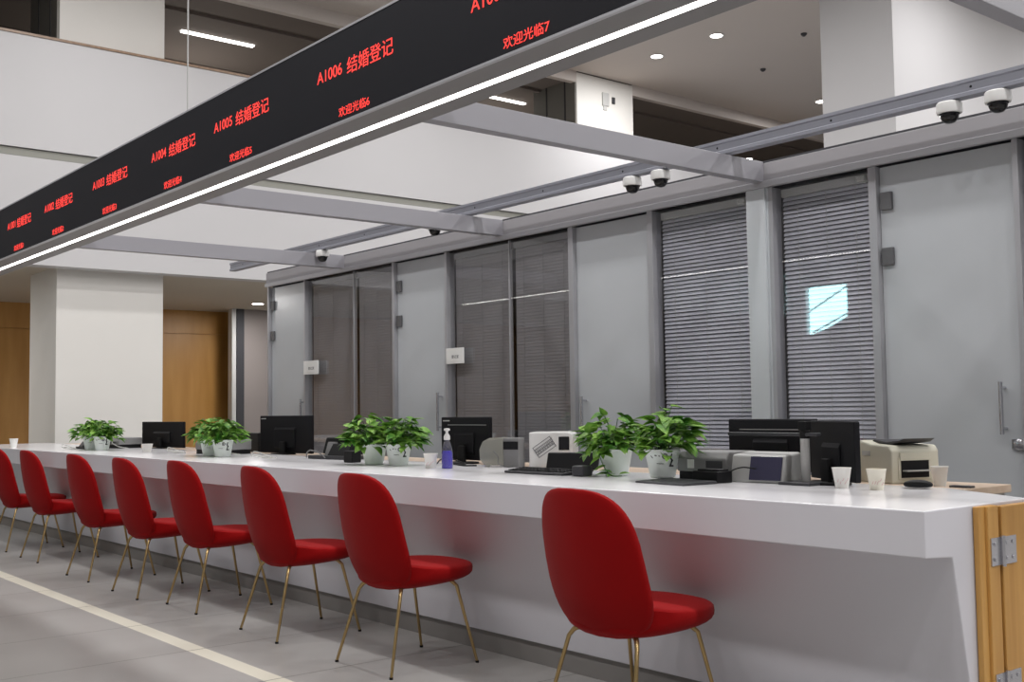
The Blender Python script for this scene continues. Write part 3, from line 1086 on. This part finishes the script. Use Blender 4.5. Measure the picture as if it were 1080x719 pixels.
# beige laser printer
t = thing('laser_printer', 'beige laser printer with open paper tray at the right', 'printer', (-2.665, 4.33, DZ), -.35)
t.scale = (.60, .64, .84)
bm = B()
prism_y(bm, [(-.20, 0), (.20, 0), (.20, .165), (.17, .19), (-.02, .195), (-.14, .215), (-.20, .19)], -.20, .18)
obj('body', bm, M_BEIGE, t, bevel=.012, seg=3)
bm = B(); box(bm, .198, .206, -.15, .11, .02, .13)
obj('front_panel', bm, M_BEIGE, t, bevel=.003)
bm = B(); box(bm, .2035, .209, -.13, .09, .03, .115); obj('paper_slot', bm, M_BLACK, t)
bm = B(); box(bm, .207, .213, -.14, .10, .115, .155); obj('tray_flap', bm, M_BEIGE, t, bevel=.002)
bm = B(); box(bm, .204, .26, -.12, .08, .062, .068); obj('paper_tray', bm, M_LGREY, t)
bm = B()
prism_y(bm, [(-.10, .208), (.08, .196), (.19, .206), (.24, .225), (.19, .214), (.06, .205), (-.08, .216)], -.13, .12)
obj('output_tray', bm, M_DGREY, t)
bm = B(); box(bm, -.12, -.03, -.203, -.199, .135, .16); obj('name_plate', bm, M_LGREY, t)

# white box device with black panel and barcode-like stripes
t = thing('label_printer', 'white boxy printer with black window and striped print behind the keyboard', 'printer', (-4.80, 4.24, DZ), .7)
bm = B(); prism_y(bm, [(-.125, 0), (.125, 0), (.125, .175), (.115, .192), (.095, .2), (-.125, .2)], -.13, .12); obj('body', bm, M_WHITEPL, t, bevel=.006, seg=3)
bm = B(); box(bm, .045, .105, -.134, -.13, .10, .175); obj('display_window', bm, M_BLACKGLOSS, t, bevel=.002)
bm = B()
R = Matrix.Rotation(-.6, 3, 'Y')
for k in range(5):
    v = box(bm, -.06, .06, -.1325, -.1303, .0 + k * .016, .003 + k * .016)
for xx in (-.06, .057):
    box(bm, xx, xx + .003, -.1325, -.1303, 0, .067)
for k in range(22):
    box(bm, -.055 + k * .0052, -.055 + k * .0052 + .0022, -.1325, -.1303, .018 if k % 3 else .034, .030 if k % 2 else .046)
bmesh.ops.rotate(bm, verts=bm.verts, cent=(0, -.13, .03), matrix=R)
bmesh.ops.translate(bm, verts=bm.verts, vec=(-.035, 0, .085))
obj('striped_print', bm, M_GREYINK, t)

# translucent dome-like scanner
t = thing('copy_scanner', 'pale translucent curved machine cover between monitor and white printer', 'scanner', (-5.0, 3.98, CT), .35)
t.scale = (.66, .7, 1)
bm = B(); prism_y(bm, [(-.11, .01), (-.15, .04), (-.155, .10), (-.12, .145), (-.05, .165), (.09, .168), (.09, .01)], -.05, .05); obj('cover', bm, M_COVER, t, bevel=.008)
bm = B(); box(bm, .09, .24, -.045, .06, .0, .165); obj('rear_body', bm, M_MGREY, t, bevel=.004)
bm = B(); box(bm, .092, .238, -.048, -.044, .10, .145); obj('dark_band', bm, M_BLACK, t)
bm = B(); tube(bm, bez([(.0, -.055, .09), (.05, -.07, .06), (.07, -.09, .02), (.16, -.10, .006), (.22, -.1, .006)], 6), .004, 6); obj('cable', bm, M_CABLE, t, smooth=True)
bm = B(); box(bm, -.12, -.09, -.03, .03, 0, .012); box(bm, .05, .08, -.03, .03, 0, .012); obj('foot', bm, M_WHITEPL, t)

# keyboard, tilted black display, small box
bm = B(); prism_x(bm, [(-.07, 0), (-.072, .012), (.07, .024), (.072, 0)], -.22, .22)
t = thing('keyboard', 'flat black keyboard in front of the tilted black display', 'keyboard', (-4.28, 3.70, CT), .02)
obj('case', bm, M_DGREY, t, bevel=.004)
bm = B()
for r_ in range(5):
    for c_ in range(15):
        y = -.055 + r_ * .024
        z = .0132 + (y + .07) * .086
        box(bm, -.205 + c_ * .0275, -.182 + c_ * .0275, y, y + .02, z, z + .004)
obj('keys', bm, M_BLACK, t)
t = thing('tilted_display', 'black desktop display leaning back behind the keyboard', 'display', (-4.27, 3.90, CT), .55)
bm = B(); prism_x(bm, [(-.035, .012), (.01, .10), (.03, .10), (-.015, .012)], -.14, .14); obj('screen_panel', bm, M_BLACK, t, bevel=.008, seg=3)
bm = B(); box(bm, -.09, .09, -.04, .07, 0, .012); prism_x(bm, [(.0, .012), (.03, .07), (.045, .012)], -.05, .05); obj('stand', bm, M_BLACK, t)
bm = B(); box(bm, -.035, .045, -.035, .035, 0, .052)
o = tag(obj('card_reader', bm, M_DGREY, bevel=.01, seg=3), 'small dark rounded box left of the trailing plant', 'card reader'); o.location = (-3.97, 3.68, CT)

# mouse and dark phone on desk
bm = B()
cushion(bm, lambda a, b, c: (a * .055, b * .032, .015 + c * .015 + .004 * (1 - a * a)), .8, .9, 10, 20)
o = tag(obj('computer_mouse', bm, M_BLACK, smooth=True), 'black computer mouse in front of the beige printer', 'mouse'); o.location = (-2.36, 3.97, CT); o.rotation_euler = (0, 0, .4)
bm = B(); box(bm, -.04, .05, -.02, .02, 0, .008)
o = tag(obj('mobile_phone', bm, M_DGREY, bevel=.003), 'small dark flat phone on the pale desk at right', 'phone'); o.location = (-2.30, 4.18, DZ)

# black terminals with phone and cables, between the badged monitor and middle plants
t = thing('desk_terminal', 'black desktop terminal left of the middle pair of plants', 'terminal', (-6.75, 3.98, CT), .1)
bm = B(); prism_y(bm, [(-.22, .03), (-.17, .145), (.12, .145), (.17, .03)], .0, .08); obj('rear_panel', bm, M_BLACK, t, bevel=.01, seg=3)
bm = B(); box(bm, -.22, .26, -.12, .06, 0, .025); obj('base', bm, M_DGREY, t, bevel=.004)
bm = B(); prism_x(bm, [(-.10, .025), (-.05, .105), (-.03, .105), (-.02, .025)], -.02, .2); obj('keypad_screen', bm, M_BLACK, t, bevel=.004)
bm = B(); prism_x(bm, [(-.05, .025), (-.02, .115), (.0, .115), (.0, .025)], -.12, -.03); obj('side_block', bm, M_MGREY, t, bevel=.003)
bm = B(); tube(bm, bez([(-.25, -.11, .008), (-.20, -.14, .045), (-.12, -.16, .062), (-.03, -.15, .04), (.0, -.13, .01)], 8), .0045, 7); obj('cable', bm, M_CABLE, t, smooth=True)
bm = B(); box(bm, -.05, .06, -.035, .035, 0, .075)
o = tag(obj('fingerprint_reader', bm, M_BLACK, bevel=.008, seg=3), 'small black block at the left foot of the middle plants', 'reader'); o.location = (-6.20, 3.74, CT)
# black scanner-like devices and cable coils at the far stations
for (x, y, lb) in ((-7.42, 3.72, 'thin grey cable looping on the counter before the badged monitor'), (-9.0, 3.72, 'pale cable loop beside the second farthest plants'),
                   (-11.05, 3.50, 'pale cable loop left of the farthest plants'), (-5.35, 3.93, 'dark tangled cable under the monitor by the purple bottle')):
    bm = B()
    pts = [(-.2, .02, .005), (-.10, -.03, .03), (0, -.05, .045), (.09, -.01, .02), (.04, .05, .006), (-.05, .02, .012), (-.02, -.06, .02), (.14, -.05, .006), (.22, 0, .005)]
    tube(bm, bez(pts, 6), .0045, 6)
    o = tag(obj('cable', bm, M_BLACK if x > -6 else M_WHITECABLE, smooth=True), lb, 'cable', 'cables on the counter')
    o.location = (x, y, CT)
bm = B(); box(bm, -.12, .12, -.05, .05, 0, .02); prism_x(bm, [(-.04, .02), (0, .07), (.03, .02)], -.07, .05)
o = tag(obj('stapler_stand', bm, M_BLACK, bevel=.004), 'small black stand left of the farthest plants', 'desk stand'); o.location = (-10.95, 3.62, CT)
bm = B(); box(bm, -.08, .2, -.1, .1, 0, .16)
o = tag(obj('cash_box', bm, M_BLACK, bevel=.006), 'black box behind the grey printer by the badged monitor', 'box'); o.location = (-8.75, 4.35, DZ)

# door plates on the glass
def plate(x0, x1, z0, z1, lb):
    t = thing('door_plate', lb, 'sign', (x0, PY - .045, z0), 0, 'white door plates on the partition')
    bm = B(); box(bm, 0, x1 - x0, -.012, .0, 0, z1 - z0); obj('plate_board', bm, M_WHITEPL, t, bevel=.002)
    bm = B(); box(bm, .02, .05, 0, .036, .03, .10); obj('bracket', bm, M_LGREY, t)
    W, H = x1 - x0, z1 - z0
    text('登记室', W * .33, W * .74, H * .34, H * .55, t, M_GREYINK, -.0128, 'plate_text')
    bm = B(); box(bm, W * .25, W * .88, -.0128, -.0118, H * .13, H * .14); obj('plate_line', bm, M_LGREY, t)


plate(-9.95, -9.66, 1.565, 1.70, 'white door plate on the far dark glass panel')
plate(-7.51, -7.27, 1.575, 1.705, 'white door plate on the nearer dark glass panel')

# dome cameras
dm = thing('dome_camera', 'x', 'camera', (0, 0, 0), 0, 'white dome cameras hanging from the rail')
bm = B(); lathe(bm, [(.062, 0), (.068, -.006), (.070, -.045), (.066, -.058), (.05, -.060)], 28); obj('housing', bm, M_WHITEPL, dm, smooth=True)
bm = B(); lathe(bm, [(.050, -.056), (.049, -.075), (.042, -.092), (.028, -.105), (.010, -.110), (.001, -.1105)], 24); obj('dome', bm, M_DOME, dm, smooth=True)
bm = B(); lathe(bm, [(.053, -.056), (.0545, -.060), (.053, -.064)], 24); obj('dome_ring', bm, M_BLACK, dm, smooth=True)
cams = [(-2.58, 'dome camera nearest the right photo edge'), (-2.83, 'dome camera second from the right photo edge'), (-4.79, 'right one of the two dome cameras left of the wide post'),
        (-5.04, 'left one of the two dome cameras left of the wide post'), (-7.22, 'dome camera between the second and third frosted doors'), (-9.08, 'farthest dome camera beside the last beam')]
for i, (x, lb) in enumerate(cams):
    o = dm if i == 0 else dup(dm)
    o.location = (x, RY - (.035 if i == 4 else 0), 2.695)
    o.scale = (.9, .9, .95)
    o['label'] = lb
for i, (x, lb) in enumerate(((-3.0, 'small junction box on the header near the right dome cameras'), (-5.33, 'small junction box on the header left of the camera pair'), (-7.55, 'small junction box on the header by the single camera'))):
    bm = B(); box(bm, -.05, .05, -.03, .03, 0, .035)
    o = tag(obj('junction_box', bm, M_LGREY, bevel=.004), lb, 'junction box', 'junction boxes on the header'); o.location = (x, PY + .02, 2.672)

# ================================================================== CEILING LAMPS
dl = thing('downlight', 'x', 'ceiling light', (0, 0, CZ), 0, 'round downlights in the hall ceiling')
bm = B(); lathe(bm, [(.11, 0), (.125, -.004), (.125, -.012), (.10, -.012), (.095, -.004)], 28); obj('ring', bm, M_WHITEPL, dl, smooth=True)
bm = B(); lathe(bm, [(.093, -.006), (.093, -.013)], 28); obj('diffuser', bm, M_LAMP, dl)
ld = bpy.data.lights.new('downlight_lamp', 'AREA')
ld.shape = 'DISK'; ld.size = .35; ld.energy = DOWN_W; ld.color = (1, .985, .985)
n = 0
for y in (-.3, 4.4, 9.1, 13.83, 18.55):
    for k in range(16):
        x = -12.84 + 1.32 * k
        if y > 13 and 1 < k < 5 or y > 18 and k == 1: continue
        if k > 1 and k % 2 == 0: continue
        if y < 13 and k == 0: continue
        o = dl if n == 0 else dup(dl)
        o.location = (x, y, CZ)
        vis = {(13.83, 0): 'downlight in the hall ceiling, left one of the two brightest', (13.83, 1): 'downlight in the hall ceiling, upper right one of the two brightest',
               (18.55, 0): 'small downlight right beside the tall white wall'}.get((y, k))
        o['label'] = vis or 'round downlight in the hall ceiling above the visitors'
        lo = bpy.data.objects.new('downlight_lamp', ld)
        C.objects.link(lo); lo.parent = o; lo.location = (0, 0, -.03)
        n += 1
o = dup(dl, (-16.62, 21.0, 7.07), label='small downlight in the dark upper floor ceiling'); 
lo = None
# linear lamps on the upper floor
for i, (y0, y1, lb) in enumerate(((6.72, 7.92, 'linear lamp on the dark upper ceiling at the top left'), (12.6, 13.6, 'linear lamp on the dark upper ceiling left of the white column'))):
    t = thing('linear_lamp', lb, 'ceiling light', (-16.1, y0, 7.07), 0, 'linear lamps on the upper ceiling')
    bm = B(); box(bm, -.04, .04, 0, y1 - y0, -.03, -.006); obj('tube', bm, M_TUBE, t)
    bm = B(); box(bm, -.05, .05, -.02, y1 - y0 + .02, -.006, -.001); obj('bracket', bm, M_LGREY, t)
    la = bpy.data.lights.new('linear_lamp_light', 'POINT'); la.energy = 55; la.shadow_soft_size = .2; la.color = (1, .96, .9)
    lo = bpy.data.objects.new('linear_lamp_light', la); C.objects.link(lo); lo.parent = t; lo.location = (-1.2, .6, -1.3)
# downlight under the balcony
o = dup(dl, (-17.35, 8.62, 3.05), label='downlight under the balcony by the taupe wall')
for (x, y) in ((-16.5, 2.5), (-17.35, 8.62)):
    l2 = bpy.data.lights.new('soffit_lamp', 'AREA'); l2.shape = 'DISK'; l2.size = .3; l2.energy = 10; l2.color = (1, .95, .88)
    lo = bpy.data.objects.new('soffit_lamp', l2); C.objects.link(lo); lo.location = (x, y, 3.0)
dup(dl, (-16.5, 2.5, 3.05), label='downlight under the balcony near the wood wall')
for i, (x, y) in enumerate(((-12.2, 15.9), (-10.6, 14.9))):
    bm = B(); lathe(bm, [(.05, 0), (.05, -.02), (.02, -.05)], 12)
    o = tag(obj('sprinkler', bm, M_DGREY), ['small dark sprinkler head in the ceiling below the two bright downlights', 'small dark sprinkler head at the upper right of the ceiling'][i], 'sprinkler'); o.location = (x, y, CZ)
